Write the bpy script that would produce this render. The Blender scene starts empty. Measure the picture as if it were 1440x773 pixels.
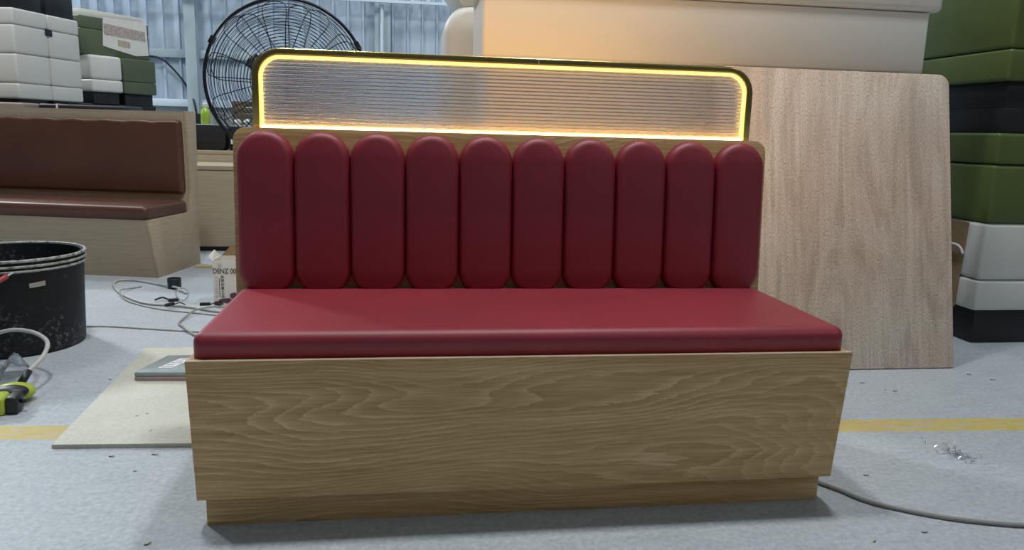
import bpy, bmesh, math, random
from math import sin, cos, pi, radians
from mathutils import Vector, Matrix
random.seed(7)
S = bpy.context.scene
COL = S.collection

# ------------------------------------------------------------------ materials
def new_mat(name):
    m = bpy.data.materials.new(name); m.use_nodes = True
    nt = m.node_tree
    b = nt.nodes['Principled BSDF']
    return m, nt, b
def N(nt, t, **k):
    n = nt.nodes.new(t)
    for a, v in k.items():
        if a in n.inputs: n.inputs[a].default_value = v
        else: setattr(n, a, v)
    return n
def coords(nt, scale=(1,1,1), loc=(0,0,0), rot=(0,0,0)):
    tc = nt.nodes.new('ShaderNodeTexCoord'); mp = nt.nodes.new('ShaderNodeMapping')
    mp.inputs['Scale'].default_value = scale; mp.inputs['Location'].default_value = loc
    mp.inputs['Rotation'].default_value = rot
    nt.links.new(tc.outputs['Object'], mp.inputs['Vector'])
    return mp.outputs['Vector']
def noise(nt, vec, scale, detail=4, rough=.55, dist=0):
    n = nt.nodes.new('ShaderNodeTexNoise')
    n.inputs['Scale'].default_value = scale; n.inputs['Detail'].default_value = detail
    n.inputs['Roughness'].default_value = rough; n.inputs['Distortion'].default_value = dist
    nt.links.new(vec, n.inputs['Vector'])
    return n.outputs['Fac']
def ramp(nt, fac, stops):
    r = nt.nodes.new('ShaderNodeValToRGB')
    e = r.color_ramp.elements
    while len(e) < len(stops): e.new(.5)
    for i, (p, c) in enumerate(stops):
        e[i].position = p; e[i].color = (*c, 1) if len(c) == 3 else c
    nt.links.new(fac, r.inputs['Fac'])
    return r.outputs['Color']
def mix(nt, fac, a, b, mode='MIX'):
    n = nt.nodes.new('ShaderNodeMix'); n.data_type = 'RGBA'; n.blend_type = mode
    for sock, v in ((n.inputs[0], fac), (n.inputs[6], a), (n.inputs[7], b)):
        if isinstance(v, (int, float)): sock.default_value = v
        elif isinstance(v, tuple): sock.default_value = (*v, 1)
        else: nt.links.new(v, sock)
    return n.outputs[2]
def math_(nt, op, a, b=0.0, c=None):
    n = nt.nodes.new('ShaderNodeMath'); n.operation = op
    for i, v in enumerate((a, b) if c is None else (a, b, c)):
        if isinstance(v, (int, float)): n.inputs[i].default_value = v
        else: nt.links.new(v, n.inputs[i])
    return n.outputs[0]
def bump(nt, b, h, strength=.2, dist=.002):
    n = nt.nodes.new('ShaderNodeBump'); n.inputs['Strength'].default_value = strength
    n.inputs['Distance'].default_value = dist
    nt.links.new(h, n.inputs['Height']); nt.links.new(n.outputs[0], b.inputs['Normal'])

def plain(name, col, rough=.5, metal=0.0, var=.12, scale=20, bmp=0.0, stretch=(1,1,1), spec=.5):
    """solid material with a little procedural variation"""
    m, nt, b = new_mat(name)
    v = coords(nt, stretch)
    f = noise(nt, v, scale, 5)
    lo = tuple(c*(1-var) for c in col); hi = tuple(min(1, c*(1+var)) for c in col)
    nt.links.new(ramp(nt, f, [(.3, lo), (.7, hi)]), b.inputs['Base Color'])
    b.inputs['Roughness'].default_value = rough; b.inputs['Metallic'].default_value = metal
    b.inputs['Specular IOR Level'].default_value = spec
    if bmp: bump(nt, b, f, bmp, .003)
    return m

def oak(name, dark, mid, light, rot=(0,0,0), freq=9.0, long_=1.1, across=5.5, rough=.45, loc=(0,0,0), zf=42.0):
    """veneer: contour lines of a stretched noise field give cathedral figure; grain runs along local x"""
    m, nt, b = new_mat(name)
    v = coords(nt, (long_, across*.5, across), loc, rot)
    f = noise(nt, v, 1.0, 1.5, .4, .12)
    # jitter the rings so that the lines are uneven and slightly feathered
    jit = noise(nt, coords(nt, (9, 30, 75), (0,0,0), rot), 1.0, 5, .65)
    fj = math_(nt, 'ADD', math_(nt, 'MULTIPLY', f, freq*4.2), math_(nt, 'MULTIPLY', jit, 1.15))
    sxyz = nt.nodes.new('ShaderNodeSeparateXYZ'); nt.links.new(coords(nt, rot=rot), sxyz.inputs[0])
    fj = math_(nt, 'ADD', fj, math_(nt, 'MULTIPLY', sxyz.outputs['Z'], zf))
    ln = math_(nt, 'FRACT', fj)
    line = ramp(nt, ln, [(.0, (1,1,1)), (.10, (.75,.75,.75)), (.35, (.38,.38,.38)), (.80, (.20,.20,.20)), (.93, (.05,.05,.05)), (1.0, (.9,.9,.9))])
    vis = noise(nt, coords(nt, (1.6, 4, 9), (3,1,2), rot), 1.0, 3, .5)
    line = mix(nt, ramp(nt, vis, [(.36, (.22,.22,.22)), (.62, (.92,.92,.92))]), (.36,.36,.36), line)
    fine = noise(nt, coords(nt, (6, 80, 210), (0,0,0), rot), 1.2, 6, .7)
    med = noise(nt, coords(nt, (2.2, 14, 34), (0,0,0), rot), 1.0, 4, .6)
    t = mix(nt, .46, line, ramp(nt, fine, [(.25,(0,0,0)),(.75,(1,1,1))]))
    t = mix(nt, .26, t, ramp(nt, med, [(.25,(0,0,0)),(.75,(1,1,1))]))
    c = ramp(nt, t, [(.12, dark), (.42, mid), (.80, light)])
    nt.links.new(c, b.inputs['Base Color'])
    b.inputs['Roughness'].default_value = rough
    b.inputs['Specular IOR Level'].default_value = .35
    bump(nt, b, t, .12, .001)
    return m

def leather(name, col, rough=.42, spec=.5):
    m, nt, b = new_mat(name)
    v = coords(nt)
    g = noise(nt, v, 600, 3, .6); s = noise(nt, v, 3.5, 3, .5)
    lo = tuple(c*.88 for c in col); hi = tuple(min(1, c*1.12) for c in col)
    nt.links.new(ramp(nt, s, [(.3, lo), (.7, hi)]), b.inputs['Base Color'])
    b.inputs['Roughness'].default_value = rough
    b.inputs['Specular IOR Level'].default_value = spec
    h = math_(nt, 'ADD', math_(nt, 'MULTIPLY', g, .12), math_(nt, 'MULTIPLY', noise(nt, v, 9, 2, .5), 1.0))
    bump(nt, b, h, .22, .006)
    return m

def emit(name, col, s):
    m, nt, b = new_mat(name)
    b.inputs['Base Color'].default_value = (*col, 1)
    b.inputs['Emission Color'].default_value = (*col, 1)
    b.inputs['Emission Strength'].default_value = s
    return m

M = {}
M['oak'] = oak('oak_veneer', (.33,.185,.068), (.56,.355,.15), (.84,.62,.36), freq=6.5, long_=1.1, across=4.6, zf=62.0)
M['oak_edge'] = plain('oak_edge_band', (.55,.41,.27), .45, var=.08, stretch=(2,30,30))
M['red'] = leather('red_leather', (.265,.015,.029), .50, .7)
M['brown'] = leather('brown_leather', (.100,.040,.024), .42, .5)
M['pale_wood'] = oak('pale_ash_laminate', (.33,.27,.19), (.42,.345,.25), (.50,.42,.31), freq=.6, long_=.3, across=3)
M['gold'] = plain('brass_polished', (.62,.47,.16), .22, 1.0, .1, 8)
M['led'] = emit('warm_led', (1.0,.73,.20), 2.6)
M['led_floor'] = emit('warm_led_bottom', (1.0,.58,.16), 20)
M['black'] = plain('black_plastic', (.012,.013,.016), .45, var=.3)
M['black_vinyl'] = plain('black_vinyl', (.012,.012,.015), .5, var=.3, scale=6)
M['white_vinyl'] = plain('white_vinyl', (.66,.66,.62), .45, var=.03, scale=4, bmp=.15)
M['cream_vinyl'] = plain('cream_vinyl', (.72,.705,.65), .5, var=.02, scale=3, bmp=.1)
M['green_vinyl'] = plain('green_vinyl', (.090,.125,.032), .42, var=.12, scale=4, bmp=.15)
M['sage_vinyl'] = plain('sage_vinyl', (.085,.115,.065), .5, var=.08, scale=4, bmp=.1)
M['wire'] = plain('black_wire', (.012,.016,.022), .35, .3)
M['steel'] = plain('painted_steel', (.42,.52,.56), .45, .1, .1, 3)
M['steel_light'] = plain('pale_steel', (.62,.72,.82), .4, .1, .06, 3)
M['hose'] = plain('grey_hose', (.50,.50,.47), .4, var=.08)
M['hose_dark'] = plain('dusty_cable', (.30,.29,.27), .5, var=.1)
M['lime'] = plain('lime_plastic', (.42,.50,.05), .35, var=.15)
M['bottle_green'] = plain('green_liquid_plastic', (.42,.62,.08), .25, var=.15)
M['white'] = plain('white_plastic', (.75,.76,.78), .4, var=.04)
M['paper'] = plain('white_paper', (.70,.70,.66), .7, var=.04)
M['cardboard'] = plain('brown_cardboard', (.33,.22,.12), .8, var=.12)
M['ink'] = plain('black_ink', (.03,.03,.035), .6)
M['ink_pale'] = plain('grey_ink', (.35,.33,.33), .6)
M['ink_purple'] = plain('purple_ink', (.10,.055,.085), .6)
M['handle_red'] = plain('red_grip', (.38,.05,.05), .4)
M['stick'] = plain('pine_offcut', (.62,.50,.26), .6, stretch=(1,20,20))
M['chip'] = plain('wood_shaving', (.16,.13,.09), .7)
M['tag'] = plain('tag_tan', (.42,.38,.27), .7)
M['pink'] = plain('pink_tray', (.44,.33,.37), .35, var=.1)
M['lid_tint'] = plain('teal_grey_lid', (.33,.38,.385), .12, var=.1)
M['metal_bits'] = plain('foil', (.75,.78,.82), .2, .9)

# bucket: dirty black plastic
m, nt, b = new_mat('scuffed_black_plastic')
v = coords(nt); a = noise(nt, v, 60, 8, .75); l = noise(nt, v, 6, 4, .6)
spl = math_(nt, 'MULTIPLY', a, math_(nt, 'ADD', l, .35))
nt.links.new(ramp(nt, spl, [(.0, (.006,.007,.010)), (.50, (.012,.014,.018)), (.60, (.10,.11,.12)), (.72, (.32,.34,.35))]), b.inputs['Base Color'])
b.inputs['Roughness'].default_value = .5; b.inputs['Specular IOR Level'].default_value = .25; bump(nt, b, a, .3, .003)
M['bucket'] = m
m, nt, b = new_mat('worn_rim_plastic')
a = noise(nt, coords(nt), 45, 8, .75)
nt.links.new(ramp(nt, a, [(.36, (.03,.035,.035)), (.5, (.32,.34,.33)), (.7, (.55,.57,.55))]), b.inputs['Base Color'])
b.inputs['Roughness'].default_value = .6
M['bucket_rim'] = m

# raw board leaning
m, nt, b = new_mat('raw_plywood_board')
v = coords(nt, (4.5, 4.5, .8)); a = noise(nt, v, 1.5, 5, .6, 1.6)
v2 = coords(nt, (1, 1, .38)); g = noise(nt, v2, 300, 3, .7)
v3 = coords(nt); l = noise(nt, v3, 2.4, 3, .5)
fs = noise(nt, coords(nt, (40, 40, 1.0)), 1.4, 4, .65)
c = ramp(nt, a, [(.34, (.50,.37,.28)), (.46, (.74,.58,.46)), (.58, (.88,.75,.63)), (.68, (.60,.47,.37))])
c = mix(nt, .45, c, ramp(nt, l, [(.35, (.82,.60,.46)), (.65, (.86,.77,.66))]))
c = mix(nt, .35, c, ramp(nt, fs, [(.30, (.55,.48,.43)), (.6, (1.,1.,1.))]), 'MULTIPLY')
c = mix(nt, .9, c, ramp(nt, g, [(.36, (.50,.46,.43)), (.50, (.98,.97,.96)), (.64, (1.1,1.1,1.1))]), 'MULTIPLY')
nt.links.new(c, b.inputs['Base Color']); b.inputs['Roughness'].default_value = .65
bump(nt, b, g, .25, .002)
M['board'] = m
M['board_edge'] = plain('board_edge', (.40,.34,.28), .7)

# pale floor sheet
m, nt, b = new_mat('pale_mdf_sheet')
v = coords(nt); l = noise(nt, v, 4, 4, .5); g = noise(nt, v, 90, 4, .6)
c = ramp(nt, l, [(.3, (.50,.49,.41)), (.7, (.64,.635,.54))])
c = mix(nt, .2, c, ramp(nt, g, [(.4, (.40,.38,.31)), (.6, (.72,.71,.62))]))
nt.links.new(c, b.inputs['Base Color']); b.inputs['Roughness'].default_value = .6
M['sheet'] = m

# floor: blue-grey sealed concrete with a worn yellow lane line
m, nt, b = new_mat('painted_concrete_floor')
tc = nt.nodes.new('ShaderNodeTexCoord'); sx = nt.nodes.new('ShaderNodeSeparateXYZ')
nt.links.new(tc.outputs['Object'], sx.inputs[0])
v = coords(nt); vs = coords(nt, (1, 5, 1), rot=(0,0,.25))
big = noise(nt, v, 1.1, 5, .6); strk = noise(nt, vs, 7, 7, .7); gr = noise(nt, v, 70, 6, .7)
c = ramp(nt, big, [(.3, (.35,.395,.43)), (.7, (.44,.485,.515))])
c = mix(nt, .48, c, ramp(nt, strk, [(.3, (.33,.375,.41)), (.52, (.47,.52,.56)), (.72, (.62,.66,.70))]))
c = mix(nt, .42, c, ramp(nt, gr, [(.35, (.28,.31,.34)), (.65, (.64,.67,.70))]))
stn = noise(nt, coords(nt, (1, 2.5, 1)), 2.6, 8, .75)
c = mix(nt, math_(nt, 'MULTIPLY', ramp(nt, stn, [(.60, (0,0,0)), (.72, (1,1,1))]), .35), c, (.27,.29,.30))
spk = noise(nt, coords(nt, (1, 2.2, 1), rot=(0,0,.5)), 28, 3, .6)
c = mix(nt, math_(nt, 'MULTIPLY', ramp(nt, spk, [(.735, (0,0,0)), (.77, (1,1,1))]), .7), c, (.16,.17,.16))
# line
d = math_(nt, 'ADD', sx.outputs['Y'], math_(nt, 'MULTIPLY', sx.outputs['X'], .0485))
d = math_(nt, 'ABSOLUTE', math_(nt, 'SUBTRACT', d, .609))
edge = noise(nt, v, 22, 5, .7)
d = math_(nt, 'ADD', d, math_(nt, 'MULTIPLY', math_(nt, 'SUBTRACT', edge, .5), .014))
inside = math_(nt, 'LESS_THAN', d, .051)
wear = noise(nt, coords(nt, (1, 1.8, 1)), 13, 7, .7)
wearm = ramp(nt, wear, [(.52, (1,1,1)), (.64, (.35,.35,.35))])
lm = math_(nt, 'MULTIPLY', inside, wearm)
yl = mix(nt, ramp(nt, noise(nt, v, 2.3, 2), [(.42, (0,0,0)), (.58, (1,1,1))]), (.58,.44,.17), (.60,.50,.10))
yl = mix(nt, .35, yl, ramp(nt, noise(nt, vs, 18, 6, .7), [(.3, (.38,.30,.10)), (.7, (.72,.62,.30))]))
c = mix(nt, lm, c, yl)
nt.links.new(c, b.inputs['Base Color'])
nt.links.new(ramp(nt, strk, [(.3, (.38,.38,.38)), (.7, (.6,.6,.6))]), b.inputs['Roughness'])
b.inputs['Specular IOR Level'].default_value = .35
bump(nt, b, gr, .08, .002)
M['floor'] = m

# wall cladding
m, nt, b = new_mat('corrugated_cladding')
v = coords(nt, (1, 1, .25)); a = noise(nt, v, 2.2, 4, .6)
nt.links.new(ramp(nt, a, [(.3, (.42,.52,.64)), (.7, (.56,.67,.77))]), b.inputs['Base Color'])
b.inputs['Roughness'].default_value = .4; b.inputs['Metallic'].default_value = .15
M['cladding'] = m
M['wall_low'] = plain('grey_render', (.33,.37,.38), .8, var=.15, scale=3)

# tinted reeded glass
m, nt, b = new_mat('reeded_glass')
b.inputs['Base Color'].default_value = (.93,.90,.90,1)
b.inputs['Transmission Weight'].default_value = .86; b.inputs['IOR'].default_value = 1.49
b.inputs['Roughness'].default_value = .02
bump(nt, b, noise(nt, coords(nt, (1, 1, 2.0)), 170, 2, .6), .30, .001)
M['reeded'] = m
m, nt, b = new_mat('clear_plastic')
b.inputs['Transmission Weight'].default_value = 1; b.inputs['IOR'].default_value = 1.3
b.inputs['Roughness'].default_value = .12; b.inputs['Base Color'].default_value = (.85,.92,.93,1)
bump(nt, b, noise(nt, coords(nt), 30, 3), .3, .004)
M['clear'] = m

# ------------------------------------------------------------------ mesh helpers
def link(name, me, mat, parent=None, smooth=False, loc=None, rotz=None):
    o = bpy.data.objects.new(name, me); COL.objects.link(o)
    if mat is not None and not me.materials:
        me.materials.append(mat)
    if smooth:
        for p in me.polygons: p.use_smooth = True
        if smooth != 'all' and hasattr(me, 'set_sharp_from_angle'): me.set_sharp_from_angle(angle=radians(smooth if smooth is not True else 40))
    if parent: o.parent = parent
    if loc is not None: o.location = loc
    if rotz is not None: o.rotation_euler = (0, 0, rotz)
    return o
def from_bm(name, bm, mat, parent=None, smooth=40, loc=None, rotz=None):
    bmesh.ops.recalc_face_normals(bm, faces=bm.faces)
    me = bpy.data.meshes.new(name); bm.to_mesh(me); bm.free()
    return link(name, me, mat, parent, smooth, loc, rotz)
def tag(o, label=None, cat=None, group=None, kind=None):
    if label: o['label'] = label
    if cat: o['category'] = cat
    if group: o['group'] = group
    if kind: o['kind'] = kind
    return o
def thing(name, label, cat, loc=(0,0,0), rotz=0, group=None):
    o = bpy.data.objects.new(name, None); COL.objects.link(o)
    o.location = loc; o.rotation_euler = (0,0,rotz); o.empty_display_size = .1
    return tag(o, label, cat, group)
def add_box(bm, x0, x1, y0, y1, z0, z1, bev=0, seg=2):
    r = bmesh.ops.create_cube(bm, size=1)
    vs = r['verts']
    for v in vs:
        v.co = Vector(((x0+x1)/2+v.co.x*(x1-x0), (y0+y1)/2+v.co.y*(y1-y0), (z0+z1)/2+v.co.z*(z1-z0)))
    if bev:
        es = list({e for v in vs for e in v.link_edges})
        bmesh.ops.bevel(bm, geom=es, offset=bev, segments=seg, affect='EDGES', profile=.5)
def box(name, x0, x1, y0, y1, z0, z1, mat, parent=None, bev=.002, seg=2, loc=None, rotz=None):
    bm = bmesh.new(); add_box(bm, x0, x1, y0, y1, z0, z1, bev, seg)
    return from_bm(name, bm, mat, parent, 40, loc, rotz)
def add_prism(bm, pts, vec):
    """closed polygon (3D points) swept by vec"""
    vec = Vector(vec)
    a = [bm.verts.new(Vector(p)) for p in pts]; b2 = [bm.verts.new(Vector(p)+vec) for p in pts]
    n = len(pts)
    bm.faces.new(a); bm.faces.new(b2[::-1])
    for i in range(n): bm.faces.new((a[i], a[(i+1)%n], b2[(i+1)%n], b2[i]))
def prism(name, pts, vec, mat, parent=None, bev=0, smooth=40):
    bm = bmesh.new(); add_prism(bm, pts, vec)
    if bev:
        bmesh.ops.recalc_face_normals(bm, faces=bm.faces)
        es = [e for e in bm.edges if e.is_manifold and e.calc_face_angle(0) > .6]
        bmesh.ops.bevel(bm, geom=es, offset=bev, segments=2, affect='EDGES', profile=.5)
    return from_bm(name, bm, mat, parent, smooth)
def smooth_path(pts, n=8, closed=False):
    P = [Vector(p) for p in pts]; out = []; L = len(P)
    rng = range(L) if closed else range(L-1)
    for i in rng:
        p0 = P[(i-1) % L] if closed or i > 0 else P[0]
        p1 = P[i]; p2 = P[(i+1) % L]
        p3 = P[(i+2) % L] if closed or i+2 < L else P[-1]
        for k in range(n):
            t = k/n
            out.append(.5*((2*p1)+(-p0+p2)*t+(2*p0-5*p1+4*p2-p3)*t*t+(-p0+3*p1-3*p2+p3)*t**3))
    if not closed: out.append(P[-1])
    return out
def add_tube(bm, pts, r, seg=8, closed=False, cap=True):
    P = [Vector(p) for p in pts]; n = len(P); rings = []
    up = None
    for i in range(n):
        if closed: t = (P[(i+1) % n]-P[i-1]).normalized()
        else: t = (P[min(i+1, n-1)]-P[max(i-1, 0)]).normalized()
        if up is None:
            up = Vector((0,0,1)) if abs(t.z) < .9 else Vector((1,0,0))
        a = (up - t*up.dot(t)).normalized(); b2 = t.cross(a); up = a
        rr = r[i] if isinstance(r, (list, tuple)) else r
        rings.append([bm.verts.new(P[i]+rr*(cos(2*pi*k/seg)*a+sin(2*pi*k/seg)*b2)) for k in range(seg)])
    m_ = n if closed else n-1
    for i in range(m_):
        A = rings[i]; B = rings[(i+1) % n]
        for k in range(seg): bm.faces.new((A[k], A[(k+1)%seg], B[(k+1)%seg], B[k]))
    if not closed and cap:
        bm.faces.new(rings[0][::-1]); bm.faces.new(rings[-1])
def tube(name, pts, r, mat, parent=None, seg=8, closed=False):
    bm = bmesh.new(); add_tube(bm, pts, r, seg, closed)
    return from_bm(name, bm, mat, parent, 'all')
def add_lathe(bm, prof, c=(0,0,0), seg=40):
    """prof: (r, z) list"""
    rings = []
    for r, z in prof:
        if r < 1e-6: rings.append([bm.verts.new((c[0], c[1], c[2]+z))])
        else: rings.append([bm.verts.new((c[0]+r*cos(2*pi*k/seg), c[1]+r*sin(2*pi*k/seg), c[2]+z)) for k in range(seg)])
    for A, B in zip(rings, rings[1:]):
        for k in range(seg):
            k2 = (k+1) % seg
            if len(A) == 1 and len(B) == 1: continue
            if len(A) == 1: bm.faces.new((A[0], B[k2], B[k]))
            elif len(B) == 1: bm.faces.new((A[k], A[k2], B[0]))
            else: bm.faces.new((A[k], A[k2], B[k2], B[k]))
def lathe(name, prof, mat, parent=None, c=(0,0,0), seg=40, smooth=40):
    bm = bmesh.new(); add_lathe(bm, prof, c, seg)
    return from_bm(name, bm, mat, parent, smooth)
def rrect(w, h, r, n=8):
    """rounded rectangle outline centred on 0"""
    out = []; r = max(min(r, w/2-1e-5, h/2-1e-5), 1e-5)
    for cx, cy, a0 in ((w/2-r, h/2-r, 0), (-w/2+r, h/2-r, pi/2), (-w/2+r, -h/2+r, pi), (w/2-r, -h/2+r, 3*pi/2)):
        for k in range(n+1):
            a = a0+pi/2*k/n
            out.append((cx+r*cos(a), cy+r*sin(a)))
    return out
def add_cushion(bm, w, h, t, rc, re, crown=.0, back_round=0.0, n=8, inner=6):
    """upholstered pad: outline w x h (local x,y), thickness t along +z, corner rc, edge rounding re, crowned top"""
    rings = []
    def ring(d, z):
        rings.append([bm.verts.new((x, y, z)) for x, y in rrect(max(w-2*d, 1e-4), max(h-2*d, 1e-4), max(rc-d, 1e-5), n)])
    if back_round:
        for k in range(4):
            a = pi/2*k/4; ring(back_round*(1-sin(a)), back_round*(1-cos(a)))
    else: ring(0, 0)
    K = 7
    for k in range(K+1):
        a = pi/2*k/K; ring(re*(1-cos(a)), t-re+re*sin(a))
    D = min(w, h)/2-re-1e-3
    for k in range(1, inner+1):
        s = k/inner; ring(re+D*s, t+crown*(1-(1-s)**2))
    for A, B in zip(rings, rings[1:]):
        for k in range(len(A)):
            k2 = (k+1) % len(A); bm.faces.new((A[k], A[k2], B[k2], B[k]))
    bm.faces.new(rings[0][::-1]); bm.faces.new(rings[-1])
    bmesh.ops.remove_doubles(bm, verts=bm.verts, dist=5e-5)
def text_mesh(name, s, size, mat, parent, M4, extrude=.0003):
    cu = bpy.data.curves.new(name, 'FONT'); cu.body = s; cu.size = size; cu.extrude = extrude
    tmp = bpy.data.objects.new('tmp', cu); COL.objects.link(tmp)
    bpy.context.view_layer.update()
    me = bpy.data.meshes.new_from_object(tmp.evaluated_get(bpy.context.evaluated_depsgraph_get()))
    bpy.data.objects.remove(tmp); bpy.data.curves.remove(cu)
    me.transform(M4)
    return link(name, me, mat, parent)

# ------------------------------------------------------------------ camera (solved from the photograph's perspective)
f, yaw, pitch, roll = 1059.73, .1418, .1872, .0277
C0 = Vector((.4573, -1.5833, .8899))
fw = Vector((sin(yaw)*cos(pitch), cos(yaw)*cos(pitch), -sin(pitch)))
rt = Vector((cos(yaw), -sin(yaw), 0)); upv = rt.cross(fw)
R_, U_ = cos(roll)*rt+sin(roll)*upv, -sin(roll)*rt+cos(roll)*upv
cam = bpy.data.cameras.new('camera'); co = bpy.data.objects.new('camera', cam); COL.objects.link(co)
cam.sensor_width = 36; cam.lens = f/1440*36; cam.clip_end = 60; cam.clip_start = .05
mw = Matrix((R_, U_, -fw)).transposed().to_4x4(); mw.translation = C0
co.matrix_world = mw
S.camera = co

# ------------------------------------------------------------------ setting
def struct(o): o['kind'] = 'structure'; return o
struct(box('floor', -12, 20, -6, 12, -.1, 0, M['floor'], bev=0))
YW = 10.0
bm = bmesh.new()
x = -12.0; prof = []
while x < 19.5:
    for dx, dy in ((0, 0), (.158, 0), (.166, -.05), (.192, -.05), (.200, 0)):
        prof.append((x+dx, YW+dy))
    x += .212
prof2 = [(a, bb) for a, bb in prof]
lo = [bm.verts.new((a, bb, 1.15)) for a, bb in prof2]; hi = [bm.verts.new((a, bb, 7)) for a, bb in prof2]
lo2 = [bm.verts.new((a, YW+.06, 1.15)) for a, bb in prof2]; hi2 = [bm.verts.new((a, YW+.06, 7)) for a, bb in prof2]
for i in range(len(prof2)-1):
    if (prof2[i+1][0]-prof2[i][0]) < 1e-6: continue
    bm.faces.new((lo[i], lo[i+1], hi[i+1], hi[i])); bm.faces.new((lo2[i], hi2[i], hi2[i+1], lo2[i+1]))
wall = struct(from_bm('wall_back', bm, M['cladding'], smooth=None))
struct(box('wall_back_plinth', -12, 19.5, YW-.04, YW+.2, 0, 1.13, M['wall_low'], bev=0)); bpy.data.objects['wall_back_plinth'].name = 'wall_back_base'
def beam(nm, x0, x1, y0, y1, z0, z1, mt): return struct(box(nm, x0, x1, y0, y1, z0, z1, mt, bev=.006))
beam('trim_1', -12, 19.5, YW-.11, YW-.042, 1.79, 1.90, M['steel'])
beam('trim_2', -12, 19.5, YW-.13, YW-.045, 1.12, 1.22, M['steel_light'])
# steel columns (I-section) and the pale downpipe
def column(nm, x, mt, w=.14):
    bm = bmesh.new()
    add_box(bm, x-w/2, x+w/2, YW-.26, YW-.245, 0, 7, .002)
    add_box(bm, x-w/2, x+w/2, YW-.135, YW-.12, 0, 7, .002)
    add_box(bm, x-.006, x+.006, YW-.247, YW-.13, 0, 7, 0)
    return struct(from_bm(nm, bm, mt))
column('trim_3', -2.50, M['steel'], .15)
column('trim_4', 3.4, M['steel'], .15)
column('trim_5', .12, M['steel'], .22)
pipe = struct(lathe('trim_6', [(0,0),(.027,0),(.027,7),(0,7)], M['steel_light'], c=(.115, YW-.32, 0), seg=20))
# lattice roof beam
bm = bmesh.new(); zc = 2.63; yb = YW-.42
for zz in (zc, zc+.30): add_box(bm, -12, 19.5, yb-.025, yb+.025, zz-.018, zz+.018, 0)
k = -12.0
while k < 19.3:
    add_tube(bm, [(k, yb, zc), (k+.11, yb, zc+.30)], .012, 6)
    add_tube(bm, [(k+.11, yb, zc+.30), (k+.22, yb, zc)], .012, 6); k += .22
struct(from_bm('trim_7', bm, M['steel_light'], smooth=None))

# ------------------------------------------------------------------ the red bench
W = 1.5
T = thing('booth_bench', 'red leather booth bench with ten rounded channel pads, oak base and lit brass-framed screen', 'bench', (0,0,0))
prism('front_panel', [(0,0,.401),(0,.018,.401),(0,.052,.073),(0,.034,.073)], (W,0,0), M['oak'], T, .0012)
prism('edge_band', [(.0005,.0006,.4005),(.0005,.0175,.4005),(.0005,.0175,.4022),(.0005,.0006,.4022)], (W-.001,0,0), M['oak_edge'], T)
sp = [(.019,.400),(.053,.073),(.60,.073),(.60,.838),(.534,.838),(.504,.455),(.500,.400)]
for x0 in (.0, W-.018):
    prism('side_panel', [(x0, y, z) for y, z in sp], (.018,0,0), M['oak'], T, .001)
box('seat_deck', .0185, W-.0185, .02, .50, .375, .399, M['pale_wood'], T)
def plinth_parts():
    bm = bmesh.new()
    add_box(bm, .013, W-.016, .058, .074, 0, .0715, .001); add_box(bm, .013, W-.016, .56, .575, 0, .0715, .001)
    add_box(bm, .013, .028, .0745, .5595, 0, .0715, 0); add_box(bm, W-.031, W-.016, .0745, .5595, 0, .0715, 0)
    return bm
from_bm('plinth', plinth_parts(), M['oak'], T)
# back panel: leaning board with rounded upper corners
def lean(z): return .503+(z-.455)*(.0325/.43)
pts = []
rb = .034; ztop = .884
for k in range(9):
    a = pi/2*k/8; pts.append((W-rb+rb*sin(a), ztop-rb+rb*cos(a)))
pts = [(x, z) for x, z in pts] + [(W, .402), (0, .402)]
for k in range(9):
    a = pi/2*k/8; pts.append((rb-rb*cos(a), ztop-rb+rb*sin(a)))
prism('back_panel', [(x, lean(z), z) for x, z in pts], (0,.02,0), M['oak'], T, .001)
box('rear_panel', .019, W-.019, .602, .618, .073, .838, M['oak'], T)
box('top_rail', .03, W-.03, .557, .601, .862, .8825, M['oak'], T)
# channel pads, shared mesh
pw = .1476; ph = .443; pt = .046
bm = bmesh.new(); add_cushion(bm, pw, ph, .036, pw/2-.0004, .024, .004, n=12, inner=8)
pad_me = bpy.data.meshes.new('channel_pad')
bmesh.ops.recalc_face_normals(bm, faces=bm.faces); bm.to_mesh(pad_me); bm.free()
tilt = math.atan(.0325/.43)
for i in range(10):
    o = link('channel_pad', pad_me, M['red'], T, 'all')
    zc_ = .4335+ph/2
    o.rotation_euler = (pi/2-tilt, 0, 0)
    o.location = (.0115+pw/2+i*(W-.0245-pw)/9, lean(zc_)-.0005, zc_)
bm = bmesh.new(); add_cushion(bm, W-.024, .480, .0575, .022, .024, .004, n=8, inner=8)
o = from_bm('seat_cushion', bm, M['red'], T, 'all', loc=(W/2-.001, .014+.240, .401))
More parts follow.
